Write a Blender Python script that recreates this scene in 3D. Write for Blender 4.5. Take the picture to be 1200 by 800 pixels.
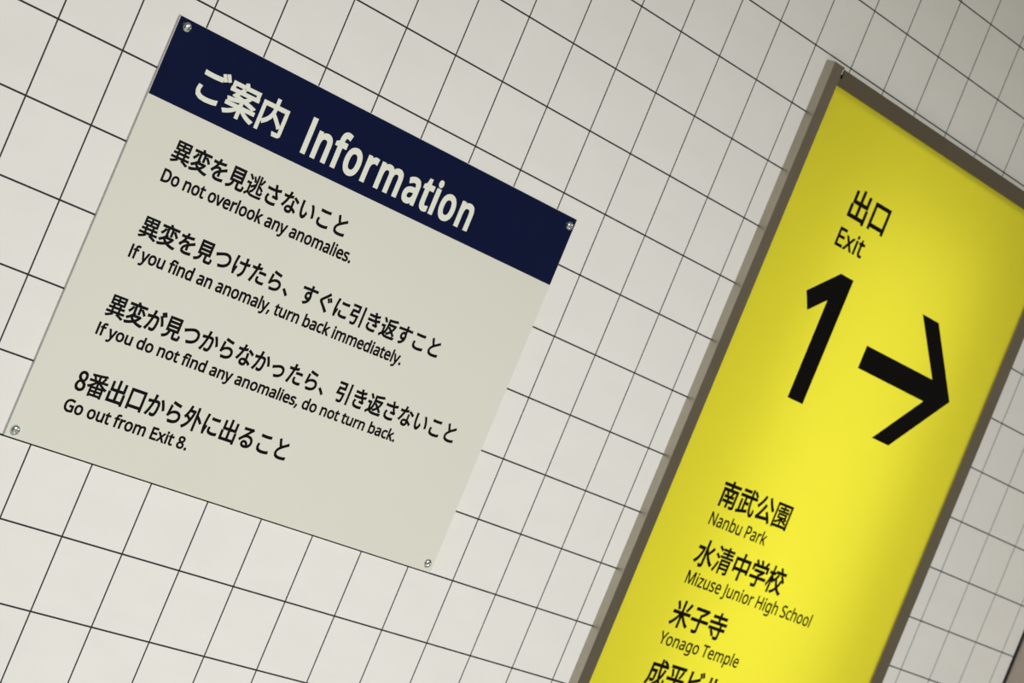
import bpy, bmesh, math, random
from mathutils import Matrix, Vector

for o in list(bpy.data.objects):
    bpy.data.objects.remove(o, do_unlink=True)
S = bpy.context.scene
COL = S.collection

# ---------------------------------------------------------------- camera
Z0 = 1.7127            # height of the wall lattice origin above the floor (metres)
T = 0.1                # tile pitch
cam = bpy.data.cameras.new('camera')
cam.sensor_width = 36.0
cam.lens = 82.0915
cam.clip_start = 0.05
cam.dof.use_dof = True
cam.dof.focus_distance = 3.02
cam.dof.aperture_fstop = 10.0
camo = bpy.data.objects.new('camera', cam)
COL.objects.link(camo)
RT = Vector((0.6472761, -0.6579971, 0.3848031))
UP = Vector((-0.2875386, 0.2567573, 0.9227119))
BK = Vector((-0.7059428, -0.7078951, -0.0230067))
camo.matrix_world = Matrix(((RT.x, UP.x, BK.x, -1.52224), (RT.y, UP.y, BK.y, -2.44913),
                            (RT.z, UP.z, BK.z, Z0 + (-0.21271)), (0, 0, 0, 1)))
S.camera = camo

# ---------------------------------------------------------------- light
S.view_settings.view_transform = 'Standard'
S.view_settings.look = 'None'
S.view_settings.gamma = 1
S.view_settings.use_curve_mapping = False
S.view_settings.exposure = 0.0
world = bpy.data.worlds.new('world'); S.world = world
world.use_nodes = True
world.node_tree.nodes['Background'].inputs[0].default_value = (0.30, 0.27, 0.20, 1)
world.node_tree.nodes['Background'].inputs[1].default_value = 0.6

def area(name, loc, sx, sy, power, col=(1, 0.98, 0.94), rot=(0, 0, 0)):
    l = bpy.data.lights.new(name, 'AREA'); l.shape = 'RECTANGLE'
    l.size = sx; l.size_y = sy; l.energy = power; l.color = col
    o = bpy.data.objects.new(name, l); o.location = loc; o.rotation_euler = rot
    COL.objects.link(o); return o
# the corridor's ceiling strip lamp
area('ceiling_lamp', (0.6, -3.1, 2.85), 1.25, 0.2, 205, (1, 0.995, 0.985))
SIGN_LAMP = 1.55

# ---------------------------------------------------------------- helpers
def link(name, me, mat=None, parent=None, kind=None):
    o = bpy.data.objects.new(name, me); COL.objects.link(o)
    if mat: 
        if not me.materials: me.materials.append(mat)
    if parent: o.parent = parent
    if kind: o['kind'] = kind
    return o
def empty(name, label, cat, loc=(0, 0, 0), group=None):
    o = bpy.data.objects.new(name, None); COL.objects.link(o); o.location = loc
    o['label'] = label; o['category'] = cat
    if group: o['group'] = group
    return o
def add_box(bm, x0, x1, y0, y1, z0, z1, bev=0.0):
    r = bmesh.ops.create_cube(bm, size=1.0)
    bmesh.ops.scale(bm, vec=(x1-x0, y1-y0, z1-z0), verts=r['verts'])
    bmesh.ops.translate(bm, vec=((x0+x1)/2, (y0+y1)/2, (z0+z1)/2), verts=r['verts'])
    if bev:
        es = set(e for v in r['verts'] for e in v.link_edges)
        bmesh.ops.bevel(bm, geom=list(es), offset=bev, segments=2, affect='EDGES', profile=0.6)
def done(bm, name, smooth=False):
    me = bpy.data.meshes.new(name); bm.normal_update(); bm.to_mesh(me); bm.free()
    if smooth:
        for p in me.polygons: p.use_smooth = True
    return me
def box(name, mat, parent, x0, x1, y0, y1, z0, z1, bev=0.0, kind=None):
    bm = bmesh.new(); add_box(bm, x0, x1, y0, y1, z0, z1, bev)
    return link(name, done(bm, name), mat, parent, kind)
def PX(u): return u*T
def PZ(v): return Z0 - v*T

def material(name, col, rough=0.5, metal=0.0, noise=None, bump=None, spec=0.5, coat=0.0, aniso=0.0):
    m = bpy.data.materials.new(name); m.use_nodes = True
    nt = m.node_tree; b = nt.nodes['Principled BSDF']
    b.inputs['Base Color'].default_value = (*col, 1); b.inputs['Roughness'].default_value = rough
    b.inputs['Metallic'].default_value = metal; b.inputs['Specular IOR Level'].default_value = spec
    b.inputs['Coat Weight'].default_value = coat; b.inputs['Coat Roughness'].default_value = 0.15
    b.inputs['Anisotropic'].default_value = aniso
    def coords(scale):
        g = nt.nodes.new('ShaderNodeNewGeometry'); mp = nt.nodes.new('ShaderNodeMapping')
        mp.inputs['Scale'].default_value = scale
        nt.links.new(g.outputs['Position'], mp.inputs['Vector'])
        n = nt.nodes.new('ShaderNodeTexNoise'); n.inputs['Detail'].default_value = 4
        n.inputs['Scale'].default_value = 1.0
        nt.links.new(mp.outputs['Vector'], n.inputs['Vector']); return n
    if noise:                                   # (scale xyz, second colour)
        n = coords(noise[0]); r = nt.nodes.new('ShaderNodeValToRGB')
        r.color_ramp.elements[0].position = 0.3; r.color_ramp.elements[1].position = 0.7
        r.color_ramp.elements[0].color = (*col, 1); r.color_ramp.elements[1].color = (*noise[1], 1)
        nt.links.new(n.outputs['Fac'], r.inputs['Fac']); nt.links.new(r.outputs['Color'], b.inputs['Base Color'])
    if bump:                                    # (scale xyz, strength, distance)
        n = coords(bump[0]); bp = nt.nodes.new('ShaderNodeBump')
        bp.inputs['Strength'].default_value = bump[1]; bp.inputs['Distance'].default_value = bump[2]
        nt.links.new(n.outputs['Fac'], bp.inputs['Height']); nt.links.new(bp.outputs['Normal'], b.inputs['Normal'])
    return m

M_tile = material('glazed_tile', (0.80, 0.80, 0.775), 0.42, noise=((9, 9, 22), (0.775, 0.772, 0.75)), bump=((60, 60, 60), 0.25, 0.0006), spec=0.4)
M_joint = material('dark_grout', (0.018, 0.018, 0.02), 0.9)
M_plate = material('beige_plate', (0.71, 0.72, 0.645), 0.38, noise=((3, 3, 3), (0.695, 0.705, 0.63)), spec=0.45)
M_edge = material('plate_edge', (0.75, 0.73, 0.76), 0.4)
M_blue = material('navy_print', (0.0022, 0.006, 0.036), 0.22, noise=((14, 14, 14), (0.0025, 0.0068, 0.041)), spec=0.2)
M_black = material('black_print', (0.0015, 0.0015, 0.002), 0.55, spec=0.12)
M_ivory = material('ivory_print', (0.78, 0.80, 0.71), 0.45)
M_yellow = material('yellow_face', (0.86, 0.80, 0.04), 0.42, noise=((5, 5, 5), (0.84, 0.78, 0.038)), spec=0.5)
M_lining = material('white_lining', (0.85, 0.85, 0.83), 0.6)
nt = M_yellow.node_tree; bs = nt.nodes['Principled BSDF']      # translucent acrylic: diffuse sheet that also passes light
tr = nt.nodes.new('ShaderNodeBsdfTranslucent'); tr.inputs['Color'].default_value = (0.84, 0.80, 0.066, 1)
mx = nt.nodes.new('ShaderNodeMixShader'); mx.inputs[0].default_value = 0.35
nt.links.new(bs.outputs[0], mx.inputs[1]); nt.links.new(tr.outputs[0], mx.inputs[2])
nt.links.new(mx.outputs[0], nt.nodes['Material Output'].inputs['Surface'])
M_steel = material('brushed_steel', (0.43, 0.39, 0.32), 0.36, 1.0, noise=((25, 25, 9), (0.48, 0.44, 0.365)), bump=((900, 900, 14), 0.12, 0.0003))
M_steel_h = material('brushed_steel_rail', (0.40, 0.36, 0.30), 0.25, 1.0, noise=((9, 25, 25), (0.37, 0.335, 0.28)), bump=((14, 900, 900), 0.05, 0.0003))
M_screw = material('zinc_screw', (0.55, 0.60, 0.60), 0.22, 1.0)
M_taupe = material('taupe_panel', (0.42, 0.36, 0.305), 0.5, noise=((4, 4, 4), (0.39, 0.335, 0.285)))
M_floor = material('floor_tile', (0.42, 0.41, 0.38), 0.45, noise=((6, 6, 6), (0.38, 0.37, 0.34)))

# ---------------------------------------------------------------- wall, tile by tile
DU = {0: -0.0302, 1: -0.0153, 2: 0.0038, 3: 0.0034, 4: 0.0161, 5: 0.0235, 6: 0.0247, 7: 0.0233, 8: 0.0161, 9: 0.012, 10: -0.0066, 11: -0.0178, 12: -0.0279, 13: -0.0348, 14: -0.0043, 15: -0.0064, 16: -0.0009, 17: 0.0027, 18: 0.0109, 22: -0.0168, 23: -0.0029, 24: 0.0089, 25: 0.0185}
DV = {-7: -0.0278, -6: -0.0115, -5: 0.0105, -4: 0.0136, -3: 0.0181, -2: 0.0155, -1: 0.0108, 0: 0.0004, 1: 0.0017, 2: 0.0, 3: -0.0026, 4: -0.0236, 5: -0.0238, 6: -0.0121, 7: 0.0307}
def off(d, k):
    ks = sorted(d)
    if k <= ks[0]: return d[ks[0]]
    if k >= ks[-1]: return d[ks[-1]]
    for a, b in zip(ks, ks[1:]):
        if a <= k <= b: return d[a] + (d[b]-d[a])*(k-a)/(b-a)
def U(i): return i + off(DU, i)
def V(j): return j + off(DV, j)
WALL_L, WALL_R = -12, 25.46
FLOOR_V, CEIL_V = Z0/T, -9.87
HOLE = (13.55, 20.92, -4.5, 13.45)           # recess behind the lit sign
bm = bmesh.new()
for (x0, x1, z0, z1) in ((WALL_L, HOLE[0], CEIL_V, FLOOR_V), (HOLE[1], WALL_R, CEIL_V, FLOOR_V),
                         (HOLE[0], HOLE[1], CEIL_V, HOLE[2]), (HOLE[0], HOLE[1], HOLE[3], FLOOR_V)):
    add_box(bm, PX(x0), PX(x1), 0.0006, 0.12, PZ(z1), PZ(z0))
wall = link('wall_back', done(bm, 'wall_back'), M_joint, None, 'structure')

# one unit tile: full-size sides, slightly rounded rim, flat face at y = 0
J = 0.0024
def tile_mesh():
    bm = bmesh.new(); h = T/2 - J/2; rings = []
    for y, s in ((0.0006, h), (0.00012, h), (0.0, h-0.0003)):
        rings.append([bm.verts.new((x*s, y, z*s)) for x, z in ((-1, -1), (1, -1), (1, 1), (-1, 1))])
    for a, b in zip(rings, rings[1:]):
        for k in range(4): bm.faces.new((a[k], a[(k+1) % 4], b[(k+1) % 4], b[k]))
    bm.faces.new(rings[-1])
    bmesh.ops.recalc_face_normals(bm, faces=bm.faces)
    return done(bm, 'tile')
TM = tile_mesh(); TM.materials.append(M_tile)
f_px = cam.lens/36.0*1200
def pix(u, v):
    d = Vector((PX(u), 0, PZ(v))) - camo.matrix_world.translation
    z = -d.dot(BK); return 600 + f_px*d.dot(RT)/z, 400 - f_px*d.dot(UP)/z
PLATE = (1.547, 9.443, -0.722, 4.965)
SIGN = (13.35, 21.32, -4.864, 13.6)
near, far, corner = [], [], []
for i in range(WALL_L, 26):
    for j in range(-10, 18):
        u0, u1, v0, v1 = U(i), U(i+1), V(j), V(j+1)
        u1 = min(u1, WALL_R); v1 = min(v1, FLOOR_V); v0 = max(v0, CEIL_V)
        if u1-u0 < 0.05 or v1-v0 < 0.05: continue
        cs = [pix(a, b) for a in (u0, u1) for b in (v0, v1)]
        seen = any(-5 < x < 1205 and -5 < y < 805 for x, y in cs)
        for (a0, a1, b0, b1) in (PLATE, SIGN):
            if u0 > a0+0.02 and u1 < a1-0.3 and v0 > b0+0.02 and v1 < b1-0.1: seen = False
        if (u0 < HOLE[0] < u1 or u0 < HOLE[1] < u1) and (v0 < HOLE[2] < v1 or v0 < HOLE[3] < v1):
            corner.append((u0, u1, v0, v1)); continue
        if u1 > HOLE[0] and u0 < HOLE[1] and v1 > HOLE[2] and v0 < HOLE[3]:      # cut round the recess
            if u0 >= HOLE[0]-0.001 and u1 <= HOLE[1]+0.001 and v0 >= HOLE[2] and v1 <= HOLE[3]: continue
            if v0 < HOLE[2]: v1 = HOLE[2]-0.01
            elif v1 > HOLE[3]: v0 = HOLE[3]+0.01
            elif u0 < HOLE[0]: u1 = HOLE[0]-0.01
            else: u0 = HOLE[1]+0.01
        (near if seen else far).append((u0, u1, v0, v1))
near.sort(key=lambda t: t[0]); far += near[296:]; near = near[:296]
for (u0, u1, v0, v1) in near:
    o = bpy.data.objects.new('tile', TM); COL.objects.link(o); o.parent = wall
    o.location = (PX((u0+u1)/2), 0, PZ((v0+v1)/2)); h = T-J
    o.scale = (((u1-u0)*T-J)/h, 1, ((v1-v0)*T-J)/h)
for (u0, u1, v0, v1) in corner:              # the tiles notched round the recess's corners
    a, b = u0*T+J/2, u1*T-J/2; c, d = PZ(v1)+J/2, PZ(v0)-J/2
    hx = (HOLE[0]*T-0.001) if u0 < HOLE[0] < u1 else (HOLE[1]*T+0.001)
    hz = (PZ(HOLE[2])+0.001) if v0 < HOLE[2] < v1 else (PZ(HOLE[3])-0.001)
    X = (a, b) if u0 < HOLE[0] < u1 else (b, a)          # far side first
    Y = (d, c) if v0 < HOLE[2] < v1 else (c, d)
    loop = [(X[0], Y[0]), (X[1], Y[0]), (X[1], hz), (hx, hz), (hx, Y[1]), (X[0], Y[1])]
    bm = bmesh.new(); lo = [bm.verts.new((x, 0.0006, z)) for x, z in loop]; hi = [bm.verts.new((x, 0, z)) for x, z in loop]
    for k in range(6): bm.faces.new((lo[k], lo[(k+1) % 6], hi[(k+1) % 6], hi[k]))
    bm.faces.new(hi); bmesh.ops.recalc_face_normals(bm, faces=bm.faces)
    link('tile', done(bm, 'tile'), M_tile, wall)
bm = bmesh.new()
for (u0, u1, v0, v1) in far:
    mx = Matrix.Translation((PX((u0+u1)/2), 0, PZ((v0+v1)/2))) @ Matrix.Diagonal((((u1-u0)*T-J)/(T-J), 1, ((v1-v0)*T-J)/(T-J), 1))
    n0 = len(bm.verts); bm.from_mesh(TM); bm.verts.ensure_lookup_table()
    bmesh.ops.transform(bm, matrix=mx, verts=bm.verts[n0:])
link('tile_field', done(bm, 'tile_field'), M_tile, wall, 'stuff')

box('trim_1', M_joint, None, PX(25.462), PX(25.462)+0.004, -0.004, 0.10, 0.0, PZ(CEIL_V), kind='structure')
box('wall_right', M_taupe, None, PX(25.462)+0.004, PX(25.462)+0.12, -0.22, 0.12, 0.0, PZ(CEIL_V), kind='structure')
box('floor', M_floor, None, PX(WALL_L), 6.0, -4.0, 0.12, -0.05, 0.0, kind='structure')

# ---------------------------------------------------------------- printed lettering
KANJI={
'異':[1000,[[583,43,696,2,800,-41,884,-82,946,-27,856,12,747,54,632,94],[357,92,275,49,169,8,61,-25,109,-81,219,-47,330,-3,425,47],[151,800,151,446,294,446,294,351,117,351,117,285,294,285,294,170,54,170,54,104,949,104,949,170,707,170,707,285,890,285,890,351,707,351,707,446,852,446,852,800],[370,170,370,285,631,285,631,170],[370,351,370,446,631,446,631,351],[224,596,460,596,460,505,224,505],[533,596,777,596,777,505,533,505],[224,741,460,741,460,652,224,652],[533,741,777,741,777,652,533,652]]],
'変':[1000,[[226,623,186,552,134,487,75,432,107,413,135,390,194,451,249,525,294,605],[691,591,757,529,821,461,869,399,929,440,880,499,817,564,748,625],[391,388,316,308,208,230,71,162,97,138,120,108,182,138,240,171,293,205,334,157,380,114,431,75,312,35,182,4,46,-16,68,-48,84,-83,173,-69,260,-50,344,-27,425,0,502,32,574,-1,651,-29,734,-52,823,-69,917,-82,937,-46,961,-12,822,5,694,34,580,73,665,131,737,201,795,282,746,315,732,312,419,312,471,372],[346,245,352,250,683,250,634,197,574,150,506,109,444,149,391,194],[432,834,478,751,70,751,70,685,347,685,347,390,423,390,423,685,576,685,576,390,652,390,652,685,930,685,930,751,562,751,536,802,504,852]]],
'を':[1000,[[882,441,849,516,767,477,585,396,558,445,512,476,452,486,405,482,356,469,313,449,346,498,377,550,403,604,516,610,629,619,735,632,736,706,638,692,535,682,431,675,449,740,460,791,378,798,370,738,353,673,287,672,235,674,175,677,118,683,118,608,282,602,326,602,277,514,203,412,95,296,163,246,210,303,254,350,305,388,364,414,426,423,485,408,517,361,404,295,316,213,281,108,316,14,409,-32,539,-45,632,-43,728,-36,813,-27,815,53,723,40,628,32,542,29,449,35,385,61,361,119,381,181,437,236,519,287,516,131,593,131,590,323,664,356,733,385,793,409]]],
'見':[1000,[[258,572,742,572,742,469,258,469],[258,405,742,405,742,301,258,301],[258,738,742,738,742,635,258,635],[185,805,185,234,320,234,284,121,199,40,39,-15,64,-47,82,-81,201,-43,286,6,344,69,380,145,400,234,564,234,564,33,574,-31,611,-63,685,-72,847,-72,913,-57,947,-2,962,110,926,123,893,141,887,49,872,8,841,-1,692,-1,650,6,640,33,640,234,818,234,818,805]]],
'逃':[1000,[[59,760,118,705,174,646,215,592,274,637,231,690,175,747,115,800],[297,728,338,660,371,588,393,525,458,550,435,613,399,683,358,751],[841,754,810,685,771,611,731,546,785,523,828,584,873,655,915,727],[251,483,49,483,49,413,179,413,179,87,136,64,92,32,47,-7,94,-73,143,-20,189,17,227,32,264,16,314,-16,385,-44,473,-58,579,-61,702,-60,837,-56,949,-51,957,-12,971,26,849,15,711,9,580,7,481,10,396,22,327,47,283,75,251,93],[647,839,647,199,655,134,684,101,742,92,864,92,912,104,939,143,951,217,919,228,890,244,883,175,859,158,750,158,722,165,715,199,715,406,779,361,837,315,881,271,931,320,874,372,800,426,723,473,715,466,715,839],[281,341,317,277,483,382,457,284,401,196,305,120,332,96,355,69,445,138,504,217,539,304,554,400,558,501,558,839,490,839,490,502,489,457,412,412,341,373]]],
'さ':[1000,[[312,312,234,330,209,273,192,218,186,164,224,50,331,-19,496,-42,599,-39,684,-31,754,-20,758,60,683,46,597,38,500,35,373,50,293,95,265,173,271,220,287,265],[158,631,160,551,312,542,453,542,580,549,618,466,660,387,701,321,535,336,529,269,613,262,702,253,770,242,811,298,767,351,729,411,690,481,655,557,725,568,796,582,862,598,853,676,781,656,705,639,630,627,611,687,595,746,584,798,499,787,524,709,554,619,435,615,302,618]]],
'な':[1000,[[887,458,932,524,867,568,781,617,699,657,658,596,735,557,819,508],[622,165,623,120,613,70,578,34,512,21,425,43,396,100,412,141,455,170,519,180,572,176],[687,485,609,485,620,233,572,241,522,243,420,225,349,173,322,93,350,12,421,-36,522,-51,623,-31,679,21,697,94,696,136,758,100,812,61,858,21,901,89,843,134,774,177,693,213,686,377],[451,794,363,802,358,746,346,687,332,629,219,624,156,626,97,631,102,556,219,553,308,556,276,482,237,402,192,322,144,247,94,182,171,142,220,214,268,297,314,386,355,477,389,564,454,574,515,587,571,601,569,676,517,661,465,649,412,639]]],
'い':[1000,[[223,698,126,700,132,655,133,611,134,536,137,439,144,344,190,137,266,25,357,-9,422,12,485,84,545,219,482,290,450,193,407,117,358,86,294,121,248,218,222,364,217,448,215,530,215,601],[744,670,666,643,719,563,764,468,799,362,824,251,840,140,920,173,905,279,878,388,840,494,795,590]]],
'こ':[1000,[[235,702,235,620,316,615,404,611,499,609,595,611,690,616,769,621,769,703,689,697,596,691,499,689,402,691,313,695],[275,299,194,307,180,241,173,168,211,62,321,-3,494,-25,630,-20,746,-8,835,10,834,96,743,75,626,61,492,56,359,73,280,118,254,185,260,241]]],
'と':[1000,[[308,778,229,745,277,635,326,529,374,437,282,360,222,274,201,178,243,58,358,-8,525,-28,646,-24,753,-15,841,-3,841,86,748,68,635,56,521,52,389,69,310,115,284,187,302,260,354,326,433,389,540,453,650,511,737,555,814,597,770,668,738,644,699,621,629,584,538,536,442,481,397,569,351,670]]],
'つ':[1000,[[73,522,110,434,176,461,272,498,385,535,501,564,608,575,723,550,796,483,821,388,795,280,722,199,613,143,477,110,325,97,361,14,536,36,687,83,804,157,881,257,908,386,868,529,761,619,610,650,518,643,421,623,328,598,246,572,183,551]]],
'け':[1000,[[255,765,162,774,157,707,142,603,126,465,119,308,128,183,149,72,172,-9,240,-1,237,33,242,78,258,142,282,222,307,299,264,325,210,172,195,276,195,387,204,499,220,605,238,700],[396,573,396,493,558,487,685,490,685,459,680,291,649,163,572,60,527,25,475,-2,548,-59,652,21,714,111,747,213,759,329,760,459,760,494,922,511,922,593,872,583,817,576,759,570,758,721,761,780,668,780,677,720,683,565,557,562,501,563,445,567]]],
'た':[1000,[[537,482,537,408,599,414,661,417,723,418,781,417,838,412,891,406,893,482,838,487,779,490,720,491,656,490,594,487],[558,239,483,246,473,186,468,128,496,46,579,-3,712,-19,783,-17,847,-12,905,-5,908,76,845,65,779,58,713,56,606,70,556,104,544,149,548,191],[221,620,166,621,101,627,104,549,220,545,312,548,286,441,260,350,228,252,192,155,155,67,118,-6,206,-36,239,40,272,132,306,231,336,331,362,422,394,556,465,565,535,576,602,590,602,669,540,655,475,643,410,633,425,707,443,787,347,795,348,756,344,712,329,625]]],
'ら':[1000,[[335,784,315,708,428,682,577,652,703,630,722,707,602,725,454,754],[313,602,229,613,218,481,199,329,178,207,252,189,264,214,282,239,364,311,469,357,592,373,683,355,745,307,768,236,750,160,694,99,600,57,468,39,298,47,322,-35,520,-36,669,-5,773,53,833,134,852,234,820,340,731,415,597,443,481,430,372,390,271,321,284,407,298,513]]],
'、':[1000,[[273,-56,341,2,271,79,193,157,117,224,52,167,127,101,203,24]]],
'す':[1000,[[568,372,562,294,531,247,480,231,408,257,378,330,393,387,430,423,479,436,533,421],[96,653,98,576,178,581,266,586,358,589,452,592,545,593,546,492,515,500,479,503,391,480,328,418,303,329,327,237,387,181,467,162,514,169,554,189,497,109,408,51,289,12,356,-54,477,-3,562,62,617,138,646,219,655,301,647,371,623,429,621,594,635,594,928,589,929,663,636,664,621,664,622,729,627,792,536,792,542,729,544,663]]],
'ぐ':[1000,[[639,569,586,546,615,500,645,446,670,398,726,422,700,469,668,523],[756,614,702,590,732,545,763,494,790,446,844,470,818,518,786,570],[691,738,616,804,591,771,559,737,469,655,359,564,264,485,201,417,197,356,257,287,365,196,480,95,573,8,642,-65,713,1,642,68,562,139,479,209,403,272,339,324,291,386,336,445,622,681]]],
'に':[1000,[[456,675,456,595,588,587,738,587,867,595,867,676,740,665,589,664],[495,268,423,275,411,210,406,157,432,76,512,25,649,7,746,10,829,17,899,28,897,112,817,97,736,89,649,86,545,99,494,132,480,176,484,218],[265,752,176,760,169,689,152,581,133,439,124,288,129,161,143,52,161,-33,233,-28,230,7,235,52,252,115,278,197,306,276,264,308,206,162,199,232,197,302,206,431,225,570,247,685]]],
'引':[1000,[[782,830,782,-80,857,-80,857,830],[143,568,127,467,108,363,88,273,467,273,452,134,435,50,413,11,395,2,369,0,332,0,277,3,212,7,230,-31,239,-70,302,-73,357,-73,398,-72,443,-64,478,-40,507,15,528,126,546,308,549,343,181,343,208,498,543,498,543,798,107,798,107,728,469,728,469,568]]],
'き':[1000,[[305,265,227,281,207,237,193,191,188,138,225,33,329,-28,495,-48,578,-46,656,-40,729,-31,732,49,659,37,581,30,494,28,364,42,288,83,263,152,275,212],[502,698,509,673,408,671,297,675,179,685,184,612,308,604,424,602,528,605,555,527,575,475,451,468,309,470,160,480,164,405,257,400,350,398,441,399,526,402,604,407,628,358,654,310,682,263,532,280,525,219,600,211,678,200,744,187,785,248,748,291,711,351,678,415,746,426,807,438,859,451,847,526,793,511,726,495,647,483,624,543,602,612,671,623,738,637,799,652,788,724,722,705,654,690,583,679,569,740,559,798,474,787]]],
'返':[1000,[[74,766,124,711,173,653,212,604,276,648,236,696,185,752,134,804],[249,467,47,467,47,396,174,396,174,110,130,87,82,52,32,5,83,-64,128,-9,170,33,206,49,247,31,305,-4,383,-33,475,-48,585,-52,705,-50,836,-46,939,-42,947,-2,961,37,846,27,715,20,587,18,484,21,395,33,321,59,249,103],[481,410,642,277,574,221,500,177,422,143,446,114,465,81,547,120,625,169,697,229,756,176,808,126,850,82,908,136,863,180,808,229,746,281,808,364,859,460,896,569,851,586,837,583,459,583,459,703,559,709,659,719,757,731,848,746,929,764,866,824,790,808,698,794,596,782,490,773,385,767,385,548,378,414,348,272,277,141,310,121,340,97,388,173,422,257,443,345,455,433,459,515,805,515,774,447,736,384,691,327,534,453]]],
'が':[1000,[[768,661,695,628,767,522,830,390,874,269,951,306,903,422,836,554],[780,806,726,784,755,740,783,691,807,645,862,669,837,715,808,764],[890,846,837,824,866,781,895,733,920,686,974,710,950,754,919,803],[64,557,73,471,163,483,290,496,265,406,230,302,188,194,137,89,79,-2,160,-35,219,72,270,187,311,301,345,409,371,504,478,511,534,503,571,472,584,403,579,291,563,182,537,97,500,55,449,45,393,51,327,66,340,-18,397,-28,458,-32,517,-25,566,0,604,51,637,155,656,284,662,412,640,517,581,568,499,582,387,575,413,717,424,777,332,786,329,716,320,642,306,568,154,557]]],
'か':[1000,[[782,674,709,641,781,533,844,400,887,279,965,316,917,432,850,566],[78,561,86,474,176,486,303,500,278,410,244,306,201,197,150,93,92,1,174,-31,233,76,283,190,324,305,358,413,384,508,492,515,548,507,585,475,598,406,593,294,577,186,550,100,513,58,463,49,407,54,340,69,353,-14,410,-25,471,-29,530,-22,579,4,617,55,651,159,670,288,675,416,653,520,595,571,513,585,400,578,426,721,438,780,345,790,342,720,333,646,319,572,167,561]]],
'っ':[1000,[[160,399,194,317,301,359,455,409,601,434,690,414,749,362,770,286,749,200,690,136,600,92,489,65,364,54,396,-23,547,-3,673,37,769,98,830,180,851,284,820,403,734,479,607,506,479,490,351,455,254,424]]],
'8':[555,[[280,-13,400,12,480,80,509,176,492,263,446,325,386,369,386,374,430,418,468,479,483,551,459,651,390,719,282,744,179,721,108,656,81,558,95,488,131,432,180,389,180,385,116,338,66,270,46,182,76,81,159,12],[330,398,248,435,188,486,164,558,179,620,221,661,281,676,348,659,390,612,405,546,397,494,371,444],[281,55,202,73,147,120,127,190,140,256,176,312,228,356,325,314,395,260,422,179,404,114,355,71]]],
'番':[1000,[[460,561,312,561,350,577,332,619,304,665,271,709,460,721],[206,686,235,645,260,602,278,561,61,561,61,497,382,497,278,419,158,351,35,302,61,274,83,243,189,290,189,-81,261,-81,261,-46,751,-46,751,-77,826,-77,826,287,917,251,941,284,968,314,842,360,719,422,613,497,941,497,941,561,712,561,743,605,775,654,806,705,725,728,702,676,672,621,642,572,673,561,534,561,534,727,649,740,756,755,850,772,800,828,692,809,560,793,415,779,264,769,116,761,126,732,133,703,265,708],[460,483,460,324,534,324,534,487,608,420,694,359,787,306,219,306,307,359,389,419],[261,106,462,106,462,13,261,13],[261,159,261,246,462,246,462,159],[751,106,751,13,534,13,534,106],[751,159,534,159,534,246,751,246]]],
'出':[1000,[[104,341,104,-21,814,-21,814,-78,895,-78,895,341,814,341,814,54,539,54,539,404,855,404,855,750,774,750,774,477,539,477,539,839,457,839,457,477,228,477,228,749,150,749,150,404,457,404,457,54,187,54,187,341]]],
'口':[1000,[[127,735,127,-55,205,-55,205,30,796,30,796,-51,876,-51,876,735],[205,107,205,660,796,660,796,107]]],
'外':[1000,[[231,841,206,737,174,639,136,547,91,465,39,396,103,348,156,425,204,516,245,616,436,616,416,515,390,423,358,339,311,377,259,415,208,448,163,398,220,358,276,315,325,272,245,154,149,61,38,-10,72,-39,101,-72,222,13,328,127,415,275,481,456,525,674,473,690,458,687,269,687,306,827],[611,840,611,-79,689,-79,689,467,771,396,846,323,904,258,966,311,897,383,807,463,716,537,689,516,689,840]]],
'る':[1000,[[580,33,499,27,430,37,383,63,366,105,389,150,446,169,513,151,559,103],[238,737,241,654,307,660,613,674,381,478,112,254,169,195,242,265,311,321,382,362,460,387,552,395,668,372,747,311,776,223,762,149,719,92,651,52,621,140,553,204,447,229,366,211,312,163,293,99,320,25,395,-25,512,-43,629,-31,725,4,796,59,841,133,856,222,819,343,719,426,571,457,502,453,432,436,696,655,752,696,706,754,652,746,551,741,409,736,309,733]]],
'ご':[1000,[[217,691,217,610,298,604,386,601,482,599,578,601,672,606,751,611,751,693,671,686,578,681,481,679,384,681,295,685],[257,288,176,296,162,231,155,157,193,51,303,-14,476,-36,612,-31,729,-19,817,-1,816,85,725,64,608,51,474,46,342,62,263,107,237,175,242,231],[779,803,725,780,755,736,783,686,807,640,861,665,836,711,807,760],[889,843,836,820,866,777,895,729,919,682,974,706,949,750,919,800]]],
'案':[1000,[[52,230,52,166,401,166,296,94,169,35,34,-5,59,-34,81,-66,164,-40,247,-4,326,38,398,87,460,141,460,-79,535,-79,535,146,599,91,673,40,755,-4,839,-40,924,-68,946,-35,972,-5,836,35,706,94,599,166,949,166,949,230,535,230,535,313,460,313,460,230],[431,823,466,765,80,765,80,621,151,621,151,701,852,701,852,621,925,621,925,765,546,765,494,846],[663,535,625,493,579,457,524,426,307,465,377,535],[190,427,418,388,314,365,195,349,61,339,77,310,89,278,196,287,294,300,383,317,464,337,536,363,657,334,764,304,854,274,917,327,831,354,731,380,619,406,669,443,712,486,746,535,940,535,940,596,432,596,487,667,420,689,351,596,64,596,64,535,298,535,262,496,225,460]]],
'内':[1000,[[99,669,99,-82,173,-82,173,595,462,595,454,513,431,426,386,339,311,255,199,179,229,152,253,122,368,206,448,297,498,392,591,303,677,213,742,135,804,184,725,270,625,369,521,464,533,531,538,595,829,595,829,20,824,1,804,-5,645,-3,661,-41,671,-79,752,-79,814,-76,858,-67,894,-38,903,19,903,669,539,669,539,840,463,840,463,669]]],
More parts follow.
